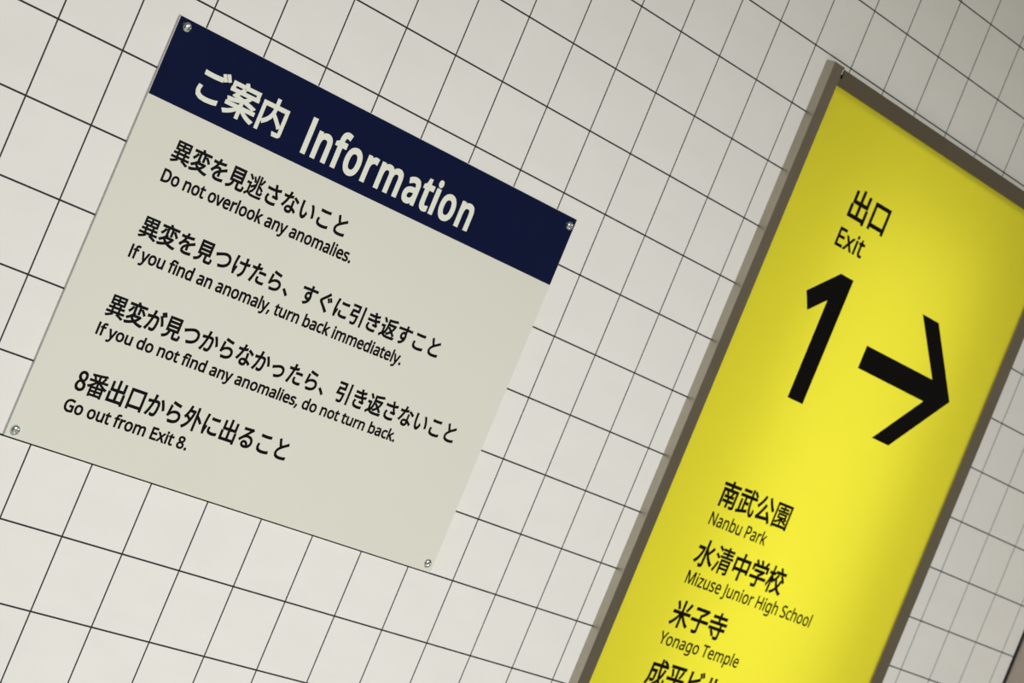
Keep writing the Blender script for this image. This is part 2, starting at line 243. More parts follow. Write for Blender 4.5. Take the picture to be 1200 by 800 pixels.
'南':[1000,[[317,460,353,399,377,339,440,361,414,419,376,479],[458,840,458,740,60,740,60,669,458,669,458,563,114,563,114,-79,190,-79,190,494,812,494,812,8,808,-9,789,-14,736,-15,647,-13,663,-46,673,-80,747,-79,804,-76,845,-68,879,-43,888,8,888,563,541,563,541,669,941,669,941,740,541,740,541,840],[622,481,603,435,578,384,553,338,266,338,266,277,461,277,461,176,245,176,245,113,461,113,461,-61,533,-61,533,113,758,113,758,176,533,176,533,277,740,277,740,338,618,338,687,461]]],
'武':[1000,[[721,782,778,734,832,682,871,635,926,679,886,726,832,776,774,821],[135,780,135,712,517,712,517,780],[597,835,603,596,54,596,54,526,608,526,628,329,661,162,708,32,771,-52,851,-82,911,-62,946,7,964,142,932,159,901,182,894,73,880,11,858,-8,807,17,763,89,728,202,700,349,682,526,946,526,946,596,678,596,675,673,673,753,673,835],[134,415,134,23,42,9,62,-65,600,34,594,104,394,68,394,283,566,283,566,351,394,351,394,491,321,491,321,55,203,35,203,415]]],
'公':[1000,[[324,811,284,722,235,637,179,558,117,488,51,428,87,402,120,374,186,440,249,516,307,601,360,693,404,789],[665,819,592,789,643,697,704,606,769,518,836,440,901,374,931,408,964,438,900,496,833,568,770,649,712,735],[161,-14,189,-6,244,1,346,9,518,21,781,39,848,-73,922,-33,857,72,772,191,681,306,611,274,734,109,266,82,326,155,384,236,441,321,496,409,547,500,465,535,413,436,357,340,303,257,256,191,223,149,174,92,132,65,149,24]]],
'園':[1000,[[331,403,668,403,668,323,331,323],[462,707,462,652,261,652,261,604,462,604,462,542,203,542,203,494,794,494,794,542,531,542,531,604,741,604,741,652,531,652,531,707],[267,448,267,278,454,278,373,221,279,174,180,136,223,86,300,119,378,159,450,205,450,59,517,59,517,209,609,167,695,122,763,80,805,124,752,156,688,189,740,225,790,264,741,294,735,289,735,448],[536,278,723,278,639,213,521,263],[82,796,82,-80,153,-80,153,-38,844,-38,844,-80,918,-80,918,796],[153,30,153,728,844,728,844,30]]],
'水':[1000,[[71,584,71,508,317,508,282,395,235,294,178,207,112,134,39,76,71,50,100,18,181,88,255,179,318,290,370,420,407,568,358,587,344,584],[817,652,760,579,692,502,623,433,593,486,566,541,542,596,542,838,462,838,462,22,457,5,440,0,314,1,332,-40,343,-81,411,-80,463,-75,500,-65,532,-35,542,23,542,445,601,340,669,242,745,156,829,82,919,24,945,61,975,93,859,164,753,261,660,377,735,445,813,524,885,604]]],
'清':[1000,[[82,772,140,738,197,699,241,662,287,721,242,755,184,792,126,823],[35,506,96,471,155,431,201,394,246,453,199,489,139,527,78,559],[66,-21,134,-66,184,37,236,150,282,261,222,305,171,187,116,73],[431,212,793,212,793,134,431,134],[431,268,431,342,793,342,793,268],[575,840,575,762,319,762,319,704,575,704,575,640,343,640,343,585,575,585,575,516,281,516,281,458,950,458,950,516,649,516,649,585,888,585,888,640,649,640,649,704,913,704,913,762,649,762,649,840],[361,400,361,-79,431,-79,431,77,793,77,793,5,789,-8,774,-12,662,-11,675,-43,684,-76,747,-75,794,-72,828,-64,857,-40,864,4,864,400]]],
'中':[1000,[[458,840,458,661,96,661,96,186,171,186,171,248,458,248,458,-79,537,-79,537,248,825,248,825,191,902,191,902,661,537,661,537,840],[171,322,171,588,458,588,458,322],[825,322,537,322,537,588,825,588]]],
'学':[1000,[[460,347,460,275,60,275,60,204,460,204,460,14,455,-2,435,-7,269,-6,288,-42,302,-78,382,-77,443,-73,487,-65,526,-40,536,13,536,204,945,204,945,275,536,275,536,315,627,359,711,412,784,469,735,506,719,502,228,502,228,436,635,436,580,403,520,372],[424,824,454,774,481,722,500,674,280,674,318,693,294,737,259,785,221,830,159,802,192,761,222,716,246,674,80,674,80,475,152,475,152,606,853,606,853,475,928,475,928,674,763,674,797,717,830,762,861,808,785,834,757,781,721,726,683,674,520,674,572,694,553,743,524,797,490,849]]],
'校':[1000,[[533,597,490,524,432,451,368,388,397,367,421,343,487,410,549,487,601,567],[719,563,786,493,847,417,892,349,948,395,902,461,839,534,771,603],[574,819,605,778,633,734,653,693,400,693,400,623,949,623,949,693,658,693,721,723,700,762,671,805,637,846],[760,421,735,344,702,273,660,207,615,272,576,342,545,417,479,399,516,309,561,225,613,149,541,82,457,25,361,-24,387,-51,409,-81,505,-32,589,26,661,93,736,25,820,-30,914,-74,938,-38,966,-7,871,32,786,86,710,151,760,227,801,311,833,403],[193,840,193,628,63,628,63,558,180,558,142,417,90,282,30,176,52,141,69,105,114,188,156,291,193,406,193,-79,262,-79,262,420,336,264,381,321,348,379,300,459,262,517,262,558,375,558,375,628,262,628,262,840]]],
'米':[1000,[[813,791,771,705,719,616,667,539,731,509,785,583,842,669,894,758],[116,753,172,673,221,590,253,516,327,549,292,623,241,705,184,782],[459,839,459,455,58,455,58,380,400,380,342,296,272,216,196,143,116,79,35,29,65,-1,91,-34,171,22,251,90,327,168,398,253,459,343,459,-80,538,-80,538,346,601,258,673,174,751,97,831,30,911,-25,938,9,968,39,887,88,807,150,729,221,659,299,598,380,941,380,941,455,538,455,538,839]]],
'子':[1000,[[465,540,465,395,51,395,51,320,465,320,465,20,459,2,438,-4,400,-5,338,-5,261,-2,279,-41,293,-80,379,-79,445,-75,491,-66,532,-38,543,19,543,320,953,320,953,395,543,395,543,501,660,569,774,650,873,734,816,777,799,772,151,772,151,698,716,698,638,640,551,586]]],
'寺':[1000,[[201,194,260,137,314,74,352,17,418,60,377,116,322,177,262,232],[457,841,457,724,137,724,137,652,457,652,457,521,51,521,51,450,640,450,640,325,73,325,73,253,640,253,640,23,635,8,616,3,461,4,477,-34,488,-71,567,-70,627,-67,671,-58,707,-31,717,22,717,253,933,253,933,325,717,325,717,450,949,450,949,521,535,521,535,652,876,652,876,724,535,724,535,841]]],
'成':[1000,[[544,839,549,670,128,670,128,389,126,307,120,218,104,129,77,42,36,-37,69,-60,99,-87,146,0,176,97,195,198,204,297,206,388,206,395,389,395,385,257,378,178,367,144,354,135,335,133,293,134,229,138,244,104,250,68,319,65,371,67,406,75,431,96,447,145,457,252,462,433,463,465,206,465,206,597,554,597,563,502,574,411,589,325,607,245,628,172,558,101,481,39,396,-13,451,-75,526,-26,595,30,658,92,709,3,770,-53,841,-73,903,-54,940,15,959,148,926,165,894,189,886,82,871,22,847,4,798,22,754,75,714,159,783,261,842,375,890,500,815,519,780,422,737,331,686,247,663,351,644,468,630,597,951,597,951,670,626,670,622,839],[671,790,738,752,801,710,850,670,897,722,847,760,783,801,716,836]]],
'平':[1000,[[174,630,212,551,245,469,266,399,337,424,315,493,281,572,242,650],[755,655,724,575,686,491,646,417,711,396,752,466,795,549,834,633],[52,348,52,273,459,273,459,-79,537,-79,537,273,949,273,949,348,537,348,537,698,893,698,893,773,105,773,105,698,459,698,459,348]]],
'ビ':[1000,[[728,784,675,761,704,717,732,668,756,622,810,647,785,693,756,742],[838,824,785,801,814,758,843,710,868,663,922,688,898,732,867,781],[279,750,186,750,192,669,192,119,206,52,247,11,312,-11,359,-17,414,-20,472,-21,591,-18,714,-11,818,0,818,91,716,73,594,62,476,59,403,61,344,67,291,89,274,141,274,361,354,383,439,408,527,435,610,463,683,491,777,530,742,610,654,565,536,520,402,478,274,443,274,669]]],
'ル':[1000,[[524,21,577,-23,591,-12,611,0,683,39,757,88,829,145,895,209,952,277,905,345,816,240,713,156,613,99,613,676,617,750,525,750,528,725,530,676,530,77],[66,26,141,-24,218,54,279,147,319,250,339,380,348,538,350,675,355,747,263,747,268,714,270,674,269,541,260,392,240,272,200,179,142,95]]]}
LATIN={
',':[215,[[154,84,136,23,111,-42,85,-103,33,-103,49,-38,63,31,73,93,148,93]]],
'.':[215,[[58,43,61,69,72,85,88,94,107,97,126,94,142,85,153,69,157,43,153,18,142,2,126,-8,107,-11,88,-8,72,2,61,18]]],
'8':[459,[[229,581,261,579,291,574,318,565,341,553,362,538,378,519,390,497,398,472,400,443,399,421,394,401,385,383,374,367,361,352,346,338,291,303,355,265,373,250,389,234,401,216,411,196,417,173,419,148,416,118,408,90,395,65,378,44,356,26,330,11,300,1,267,-6,231,-8,192,-6,157,0,126,10,100,24,78,42,61,63,49,87,42,115,39,146,41,171,47,194,56,214,68,232,82,249,99,264,118,277,138,289,158,299,107,336,93,350,81,366,71,383,64,401,59,422,58,444,60,472,68,497,80,518,97,537,117,552,141,565,168,573,197,579],[108,145,112,119,121,96,138,76,161,60,192,51,229,48,265,51,295,60,319,76,336,96,346,120,350,148,348,166,343,182,335,197,324,211,310,223,293,235,229,265,217,270,194,260,174,249,157,237,142,225,130,212,121,197,114,182,110,164],[228,524,200,521,176,514,155,502,139,486,130,466,127,441,128,422,133,406,141,391,151,379,164,367,179,357,232,330,282,357,302,373,317,392,325,406,329,423,330,441,327,466,318,486,302,502,282,514,257,521]]],
'D':[585,[[536,292,535,255,531,220,524,188,514,158,501,131,474,91,439,58,399,33,371,21,341,12,309,5,274,1,237,0,78,0,78,573,254,573,288,571,320,567,350,561,378,552,404,540,443,516,476,484,502,446,514,420,524,392,531,361,535,328],[460,289,457,337,449,379,435,415,416,444,391,469,361,487,327,500,287,508,244,511,150,511,150,62,228,62,272,64,311,71,346,82,377,98,402,119,423,144,439,174,451,208,458,246]]],
'E':[446,[[398,0,78,0,78,573,398,573,398,509,150,509,150,330,383,330,383,268,150,268,150,63,398,63]]],
'G':[584,[[326,302,524,302,524,22,493,12,462,5,431,-1,398,-5,362,-7,323,-8,289,-7,256,-2,226,5,199,15,173,28,136,55,105,89,81,130,69,157,60,186,54,218,50,251,49,286,50,321,55,354,62,385,71,415,84,442,111,482,145,517,186,544,213,557,243,567,275,575,309,579,346,581,377,580,407,577,437,572,465,565,491,557,516,547,489,484,421,508,395,513,369,516,342,517,298,514,259,505,225,489,195,468,170,441,150,409,136,373,127,332,124,286,127,243,134,202,146,166,164,133,187,106,216,84,251,68,292,58,340,55,404,59,452,68,452,238,326,238]]],
'H':[594,[[516,0,443,0,443,267,150,267,150,0,78,0,78,573,150,573,150,330,443,330,443,573,516,573]]],
'I':[229,[[150,0,78,0,78,590,150,590]]],
'J':[219,[[-3,-152,-37,-150,-63,-142,-63,-81,-35,-87,-5,-89,15,-87,33,-81,50,-70,63,-53,69,-38,73,-19,74,3,74,573,146,573,146,9,144,-26,138,-56,128,-82,114,-104,96,-122,75,-135,52,-145,25,-150]]],
'M':[727,[[330,0,142,502,139,502,142,461,144,407,144,347,144,0,78,0,78,573,184,573,361,103,364,103,544,573,650,573,650,0,578,0,578,352,579,408,581,460,584,501,581,501,390,0]]],
'N':[609,[[532,0,447,0,141,476,138,476,141,432,143,378,144,320,144,0,78,0,78,573,161,573,467,99,470,99,468,137,466,193,464,249,464,573,532,573]]],
'P':[485,[[229,573,272,571,309,566,342,557,370,544,393,528,421,495,439,454,444,404,443,381,439,358,433,336,423,316,411,296,395,278,375,262,351,249,324,238,292,230,256,225,216,223,150,223,150,0,78,0,78,573],[223,511,150,511,150,285,208,285,242,286,272,290,298,296,320,306,338,318,352,334,362,352,368,375,370,401,366,435,354,462,334,484,306,499,269,508]]],
'S':[440,[[403,153,400,121,392,92,378,66,359,44,335,26,307,11,274,1,238,-6,198,-8,137,-5,83,4,41,19,41,88,113,65,142,59,171,56,201,55,228,56,252,60,273,66,290,74,305,85,316,98,324,113,329,129,330,147,327,173,318,194,308,207,295,218,277,230,196,265,131,294,114,305,98,317,85,330,74,344,65,359,57,375,52,393,49,413,48,435,51,464,58,490,71,513,89,533,110,550,136,563,165,573,197,579,231,581,262,580,290,577,318,572,343,565,367,558,389,549,366,487,302,508,278,513,254,516,229,517,207,516,187,513,169,507,148,494,133,478,124,457,121,434,124,407,133,386,143,373,156,362,172,351,246,318,278,306,307,293,332,279,353,264,371,247,385,228,395,206,401,181]]],
'T':[446,[[259,0,187,0,187,509,8,509,8,573,437,573,437,509,259,509]]],
'Y':[454,[[227,291,376,573,454,573,263,222,263,0,191,0,191,219,0,573,79,573]]],
'a':[450,[[231,437,279,433,318,422,347,403,368,375,381,338,385,293,385,0,334,0,320,61,317,61,279,22,265,13,250,5,234,-1,216,-5,195,-7,172,-8,148,-7,124,-2,103,6,84,16,68,30,55,48,45,68,39,92,37,119,43,159,59,192,87,219,110,231,137,241,168,249,203,254,243,257,316,259,316,285,313,317,306,342,293,359,275,371,253,378,227,380,205,379,183,376,163,370,106,347,84,400,104,410,126,419,151,426,177,432,204,436],[252,208,204,203,167,195,141,182,124,165,113,144,110,119,112,97,120,79,132,66,148,56,167,51,188,49,223,52,253,62,279,79,299,103,311,134,315,172,315,210]]],
'b':[493,[[139,461,138,410,135,373,139,373,153,390,169,405,189,419,213,429,240,435,272,437,322,431,365,412,401,381,418,357,432,328,441,295,447,257,449,215,447,168,439,127,427,91,410,61,390,36,365,17,337,3,306,-5,272,-8,240,-6,213,0,189,10,169,24,153,38,139,55,133,55,119,0,68,0,68,609,139,609],[260,379,231,377,207,371,188,361,172,348,159,330,150,308,144,282,140,252,139,217,139,214,142,165,150,125,165,93,187,69,219,55,261,51,297,55,325,69,348,93,363,126,373,166,376,216,373,265,363,306,348,338,325,360,296,374]]],
'c':[385,[[241,-8,204,-5,170,2,139,15,112,34,88,58,69,87,55,123,47,165,44,213,47,262,56,305,71,342,90,372,114,396,142,415,174,428,208,435,245,438,309,431,358,415,337,356,292,370,244,376,217,374,193,368,172,358,155,343,141,325,131,303,123,277,119,247,117,213,119,181,123,152,131,126,141,104,155,86,172,71,191,61,214,55,240,53,262,54,283,56,302,60,351,78,351,15,304,-2]]],
'd':[493,[[221,-8,171,-2,128,17,92,48,75,72,61,101,52,134,46,172,44,214,46,256,52,294,62,327,75,357,93,381,128,413,171,432,221,438,243,437,262,434,280,429,303,420,323,407,354,374,359,374,356,405,354,438,354,609,425,609,425,0,368,0,358,58,354,58,323,24,303,11,279,1,262,-4,242,-7],[232,51,273,55,305,67,328,88,343,117,352,154,355,200,355,213,352,263,343,304,329,336,306,360,274,375,231,379,196,374,168,359,146,334,130,300,120,260,117,213,120,165,130,125,146,93,168,69,197,55]]],
'e':[452,[[234,438,269,435,301,427,329,414,354,396,374,373,390,346,402,315,409,281,411,244,411,201,117,201,122,157,134,119,154,90,181,69,215,56,254,52,280,53,305,56,327,60,392,82,392,20,327,-1,304,-5,279,-7,251,-8,212,-5,176,3,143,17,114,36,90,61,70,91,56,126,47,167,44,212,47,257,55,297,68,333,86,364,108,390,134,411,164,426,198,435],[233,380,202,377,175,366,154,348,137,323,125,293,119,257,338,257,336,281,333,302,326,322,318,338,306,353,292,364,276,373,256,378]]],
'f':[276,[[266,375,158,375,158,0,87,0,87,375,12,375,12,408,87,432,87,457,89,492,95,522,104,547,116,568,132,585,152,597,174,606,199,612,227,613,274,609,310,599,292,544,262,552,228,556,206,553,189,545,175,532,166,513,160,489,158,458,158,430,266,430]]],
'g':[493,[[221,438,248,436,273,431,297,422,319,409,338,393,355,373,359,373,369,430,425,430,425,-7,423,-46,416,-80,404,-109,388,-135,367,-155,341,-172,310,-183,274,-190,233,-192,147,-186,122,-180,99,-174,78,-165,78,-100,99,-110,123,-118,149,-125,177,-130,206,-133,237,-134,271,-130,300,-119,324,-101,341,-77,352,-48,355,-13,355,4,356,32,358,57,354,57,338,37,320,21,299,8,275,-1,250,-6,221,-8,170,-2,126,18,91,51,74,76,61,105,52,138,46,174,44,214,46,253,52,289,61,322,74,351,91,377,126,411,169,431],[230,379,207,376,187,370,169,359,153,344,140,326,130,303,123,277,119,247,117,213,120,165,130,124,146,92,169,68,197,54,232,50,253,51,271,53,288,58,309,69,326,85,336,98,343,113,349,131,353,151,355,173,356,197,356,214,355,251,350,282,343,309,332,331,319,348,302,362,281,371,257,377]]],
'h':[496,[[139,431,138,399,135,370,140,370,149,385,161,397,174,407,188,416,204,424,221,429,238,434,255,436,273,437,306,435,335,430,360,421,382,408,399,391,413,370,423,344,429,314,431,280,431,0,361,0,361,275,358,307,351,333,338,353,319,367,295,376,265,379,235,377,210,370,189,360,173,347,160,329,150,308,144,283,140,254,139,222,139,0,68,0,68,609,139,609]]],
'i':[207,[[139,430,139,0,68,0,68,430],[104,591,119,588,133,580,142,566,145,546,142,526,133,512,119,504,104,501,88,504,75,512,66,526,63,546,66,566,75,580,88,588]]],
'k':[428,[[138,291,137,257,135,221,138,221,152,240,172,264,189,285,326,430,409,430,235,246,421,0,336,0,187,200,138,158,138,0,68,0,68,609,138,609]]],
'l':[207,[[139,0,68,0,68,609,139,609]]],
'm':[750,[[540,438,584,434,621,421,649,401,669,371,681,330,685,280,685,0,615,0,615,277,613,308,606,333,594,353,577,367,555,376,528,379,490,374,460,362,438,342,423,315,414,280,411,237,411,0,342,0,342,277,341,298,337,317,332,333,320,353,303,367,289,374,272,377,253,379,227,377,204,370,185,360,170,347,158,329,150,308,144,283,140,255,139,223,139,0,68,0,68,430,125,430,136,371,140,371,155,392,173,409,194,422,217,431,266,438,298,436,325,430,349,420,369,406,386,388,398,366,402,366,418,388,438,406,461,420,486,430,512,436]]],
'n':[496,[[275,438,322,434,361,421,391,401,413,371,426,330,431,280,431,0,361,0,361,275,358,307,351,333,338,353,319,367,295,376,265,379,222,374,189,361,166,338,151,308,142,269,139,223,139,0,68,0,68,430,125,430,136,371,140,371,150,385,162,398,175,409,190,418,206,425,222,431]]],
'o':[485,[[442,216,440,181,436,150,428,121,417,95,404,71,388,51,369,33,348,18,324,7,299,-1,271,-6,241,-8,214,-6,188,-1,163,7,140,18,119,33,100,51,84,71,70,95,59,121,51,150,46,181,44,216,47,261,55,301,68,336,87,367,110,392,137,412,169,426,204,435,244,438,281,435,316,426,347,412,374,392,398,367,417,336,431,301,439,261],[117,216,119,184,123,154,130,128,141,105,155,86,172,71,192,59,216,53,243,51,270,53,294,59,314,71,331,86,345,105,356,128,363,154,367,184,369,216,367,248,363,277,355,303,345,325,331,344,314,359,294,370,270,376,242,379,202,374,171,359,147,335,130,303,120,263]]],
'p':[493,[[273,438,322,432,365,413,401,383,418,358,432,329,441,296,447,258,449,216,447,170,439,129,427,93,410,62,390,37,365,17,337,3,306,-5,272,-8,251,-7,231,-4,213,1,190,11,170,24,139,55,134,55,137,20,139,-16,139,-192,68,-192,68,430,126,430,136,371,139,371,170,405,189,419,213,429,231,434,251,437],[260,379,233,377,210,371,190,362,174,349,161,333,152,313,145,289,141,261,139,229,139,216,140,182,144,152,150,126,159,103,172,85,188,70,208,59,233,53,261,51,286,53,308,60,326,72,341,88,354,108,364,131,371,157,375,186,376,217,373,262,363,302,348,334,325,359,296,374]]],
'r':[331,[[269,438,295,437,319,433,310,368,287,372,264,374,240,371,217,363,195,351,176,334,166,321,156,305,149,289,143,270,140,251,139,229,139,0,68,0,68,430,126,430,134,351,137,351,170,395,183,407,198,418,214,426,231,433,249,437]]],
's':[384,[[348,119,346,92,339,69,327,49,311,32,292,18,268,6,241,-2,210,-6,176,-8,148,-7,122,-5,99,-1,78,5,59,11,42,19,42,83,104,60,128,54,153,50,178,49,211,51,236,57,256,66,269,79,277,94,280,112,278,128,271,141,259,154,239,167,174,196,103,228,84,239,69,252,57,266,48,283,43,302,41,324,46,358,61,386,85,408,118,425,157,435,202,438,228,437,252,434,275,430,339,409,315,353,258,372,238,377,218,379,197,380,171,379,149,374,131,366,114,350,108,328,111,312,119,298,133,286,154,274,219,246,289,215,306,203,321,191,333,176,341,159,346,140]]],
't':[289,[[212,50,245,53,272,59,272,5,240,-4,200,-8,178,-7,157,-3,138,4,120,13,104,27,91,44,82,66,76,93,74,125,74,375,13,375,13,409,75,437,103,528,144,528,144,430,269,430,269,375,144,375,144,127,146,103,153,83,163,69,177,58,193,52]]],
'u':[496,[[427,430,427,0,370,0,359,57,356,57,346,43,334,31,321,20,306,11,290,4,273,-1,220,-8,187,-6,159,-1,134,8,112,21,95,38,81,59,71,85,65,114,63,148,63,430,135,430,135,153,137,122,145,96,158,76,176,62,200,53,230,51,260,53,285,59,306,69,323,82,336,100,345,121,352,146,356,175,357,206,357,430]]],
'v':[407,[[163,0,0,430,75,430,167,176,180,137,193,96,201,63,204,63,214,96,227,138,241,176,332,430,407,430,244,0]]],
'x':[424,[[170,220,22,430,102,430,213,268,322,430,402,430,253,220,410,0,330,0,213,172,94,0,14,0]]],
'y':[409,[[1,430,76,430,169,185,184,144,196,105,205,68,209,68,224,121,245,186,333,430,409,430,224,-59,213,-85,201,-108,188,-130,173,-148,157,-164,138,-176,117,-185,94,-191,67,-192,34,-190,9,-186,9,-130,30,-133,56,-135,79,-132,99,-126,116,-114,130,-99,152,-59,174,-2]]],
'z':[377,[[346,0,31,0,31,47,262,375,45,375,45,430,340,430,340,377,112,55,346,55]]],
' ':[209,[]]}

def ribbon(bm, P, d, y0):
    """thicken a closed outline: a strip of width d along the outside of every edge, corners filled"""
    n = len(P); pts = [Vector(p) for p in P]; N = []
    for k in range(n):
        e = pts[(k+1) % n]-pts[k]
        N.append(Vector((e.y, -e.x)).normalized() if e.length > 1e-9 else Vector((0, 0)))
    def face(q):
        try: bm.faces.new([bm.verts.new((p.x, p.y, y)) for p in q])
        except ValueError: pass
    for k in range(n):
        a, b, m = pts[k], pts[(k+1) % n], N[k]*d
        if (b-a).length < 1e-9: continue
        y = y0 + (k % 20 + 1)*1.5e-6
        face([a, b, b+m, a+m])
        m2 = N[(k+1) % n]*d
        if (m.x*m2.y-m.y*m2.x)*d > 1e-16:        # convex corner
            h = (m+m2); h = h*(abs(d)*abs(d)/max(h.dot(m), 1e-12)) if h.length > 1e-9 else m
            if h.length > 1.5*abs(d): h = h.normalized()*1.5*abs(d)
            face([b, b+m, b+h, b+m2])
def signed(P): return sum(P[k-1][0]*P[k][1]-P[k][0]*P[k-1][1] for k in range(len(P)))/2
def inside(p, P):
    c = False
    for k in range(len(P)):
        (x1, y1), (x2, y2) = P[k-1], P[k]
        if (y1 > p[1]) != (y2 > p[1]) and p[0] < (x2-x1)*(p[1]-y1)/(y2-y1)+x1: c = not c
    return c
def outline_mesh(name, glyphs, bold, thick=0.0):
    """per glyph closed outlines (metres, x right, y up) -> thin flat mesh facing -Y"""
    bm = bmesh.new()
    for polys in glyphs:
        if not polys: continue
        bd = bold*(0.75 if len(polys) >= 6 else 1.0)       # dense characters keep their gaps
        sg = 1 if signed(max(polys, key=lambda P: abs(signed(P)))) > 0 else -1
        outer = [P for P in polys if signed(P)*sg > 0]; holes = [P for P in polys if signed(P)*sg <= 0]
        home = [min((O for O in outer if inside(H[0], O)), key=lambda O: abs(signed(O)), default=None) for H in holes]
        for O in outer:
            mine = [H for H, w in zip(holes, home) if w is O]
            cu = bpy.data.curves.new(name, 'CURVE'); cu.dimensions = '2D'; cu.fill_mode = 'BOTH'
            cu.extrude = thick
            for P in [O]+mine:
                if bd: ribbon(bm, P, bd*sg, thick)
                s = cu.splines.new('POLY'); s.points.add(len(P)-1); s.use_cyclic_u = True
                for k, (x, y) in enumerate(P): s.points[k].co = (x, y, 0, 1)
            ob = bpy.data.objects.new(name, cu)
            me = ob.to_mesh(); bm.from_mesh(me); ob.to_mesh_clear()
            bpy.data.objects.remove(ob, do_unlink=True); bpy.data.curves.remove(cu)
    me = done(bm, name)
    me.transform(Matrix.Rotation(math.pi/2, 4, 'X'))
    return me
def lettering(text, table, parent, ycoord, u, v, sx, sy, rot, bold, mat, name='lettering', label=None):
    polys, x = [], 0.0
    for ch in text:
        adv, outl = table[ch]; g = []
        q = 0.885 if text == 'Information' else 1.0      # the header face is a condensed bold
        for P in outl:
            Q = []
            for k in range(0, len(P), 2):
                px, py = (x+adv/2+(P[k]-adv/2)*q)/1000*sx*T, P[k+1]/1000*sy*T
                Q.append((px + py*rot, py - px*rot))
            g.append(Q)
        polys.append(g); x += adv
    me = outline_mesh(name, polys, bold*T)
    me.materials.clear()
    o = link(name, me, mat, parent)
    o.location = Vector((PX(u), ycoord, PZ(v))) - parent.location
    if label: o['label'] = label
    return o

# ---------------------------------------------------------------- information plate
YP = -0.004
u0, u1, v0, v1 = PLATE
base = Vector((PX((u0+u1)/2), 0, PZ(v1)))
info = empty('information_sign', 'beige plate with a navy header reading Information, screwed to the white tiled wall', 'sign', base)
def loc(u, y, v): return (PX(u)-base.x, y, PZ(v)-base.z)
def pbox(name, mat, par, b, a0, a1, y0, y1, b0, b1, bev=0.0):
    return box(name, mat, par, PX(a0)-b.x, PX(a1)-b.x, y0-b.y, y1-b.y, PZ(b1)-b.z, PZ(b0)-b.z, bev)
plate = pbox('plate', M_plate, info, base, u0, u1, YP, -0.0001, v0, v1, 0.0004)
plate.data.materials.append(M_edge)
for p in plate.data.polygons:
    if abs(p.normal.y) < 0.5: p.material_index = 1
hb = pbox('header_band', M_blue, info, base, u0+0.004, u1-0.004, YP-0.00006, YP, v0+0.006, 0.338)
hb['label'] = 'navy blue printed header band'
LINES = [
    ('K', 0, '異変を見逃さないこと', 2.2188, 0.9667, 0.3204, 0.3209, -0.0023),
    ('N', 0, 'Do not overlook any anomalies.', 2.2069, 1.275, 0.2915, 0.2841, -0.00611),
    ('K', 0, '異変を見つけたら、すぐに引き返すこと', 2.2152, 2.0055, 0.3164, 0.3112, -0.00376),
    ('N', 0, 'If you find an anomaly, turn back immediately.', 2.2022, 2.3188, 0.2902, 0.2805, -0.00668),
    ('K', 0, '異変が見つからなかったら、引き返さないこと', 2.2195, 3.0917, 0.3165, 0.3215, -0.00671),
    ('N', 0, 'If you do not find any anomalies, do not turn back.', 2.1992, 3.3794, 0.2919, 0.2619, -0.008),
    ('K', 0, '8番出口から外に出ること', 2.2256, 4.1334, 0.3266, 0.3414, -0.008),
    ('N', 0, 'Go out from Exit 8.', 2.1983, 4.4328, 0.2982, 0.2769, -0.008),
    ('K', 0, 'ご案内', 2.1142, 0.108, 0.5484, 0.5043, -0.005),
    ('N', 0, 'Information', 4.0747, 0.1615, 0.7626, 0.795, -0.00517),
    ('K', 1, '出口', 15.1044, -2.8621, 0.6058, 0.5701, -0.005),
    ('N', 1, 'Exit', 15.1026, -2.3223, 0.6144, 0.5321, -0.008),
    ('K', 1, '南武公園', 14.8885, 2.3815, 0.5079, 0.4883, -0.008),
    ('N', 1, 'Nanbu Park', 14.8651, 2.762, 0.3684, 0.372, 0.00171),
    ('K', 1, '水清中学校', 14.885, 3.4375, 0.5111, 0.5042, 0.00027),
    ('N', 1, 'Mizuse Junior High School', 14.8802, 3.8035, 0.3799, 0.3743, 0.002),
    ('K', 1, '米子寺', 14.912, 4.511, 0.5054, 0.4998, -0.0),
    ('N', 1, 'Yonago Temple', 14.87, 4.8816, 0.3817, 0.3563, 0.00101),
    ('K', 1, '成平ビル', 14.9111, 5.5517, 0.5054, 0.4998, -0.0),
]
for tbl, where, text, u, v, sx, sy, rot in LINES:
    if where: continue
    head = text in ('ご案内', 'Information')
    bold = {'ご案内': 0.012, 'Information': 0.0205}.get(text, 0.0088 if tbl == 'K' else 0.0078)
    lettering(text, KANJI if tbl == 'K' else LATIN, info, YP-(0.00014 if head else 0.00008), u, v, sx, sy, rot, bold,
              M_ivory if head else M_black, 'lettering', 'ivory header lettering' if head else None)

def screw_mesh(R=0.0067, H=0.0046, NS=48, NR=14):
    bm = bmesh.new(); rings = []
    for r in range(NR+1):
        t = r/NR; rr = R*t; ring = []
        for s in range(NS):
            a = 2*math.pi*s/NS; x, z = rr*math.cos(a), rr*math.sin(a)
            y = H*math.sqrt(max(0, 1-(t*0.97)**2.4))
            w = 0.00062; L = 0.0034            # cross recess
            if (abs(x) < w and abs(z) < L) or (abs(z) < w and abs(x) < L): y -= 0.0009
            if r == NR: y = 0.0
            ring.append(bm.verts.new((x, -y, z)))
            if r == 0: break
        rings.append(ring)
    for s in range(NS): bm.faces.new((rings[0][0], rings[1][s], rings[1][(s+1) % NS]))
    for a, b in zip(rings[1:], rings[2:]):
        for s in range(NS): bm.faces.new((a[s], b[s], b[(s+1) % NS], a[(s+1) % NS]))
    bmesh.ops.rotate(bm, verts=bm.verts, cent=(0, 0, 0), matrix=Matrix.Rotation(0.35, 3, 'Y'))
    bmesh.ops.recalc_face_normals(bm, faces=bm.faces)
    return done(bm, 'screw', True)
SM = screw_mesh(); SM.materials.append(M_screw)
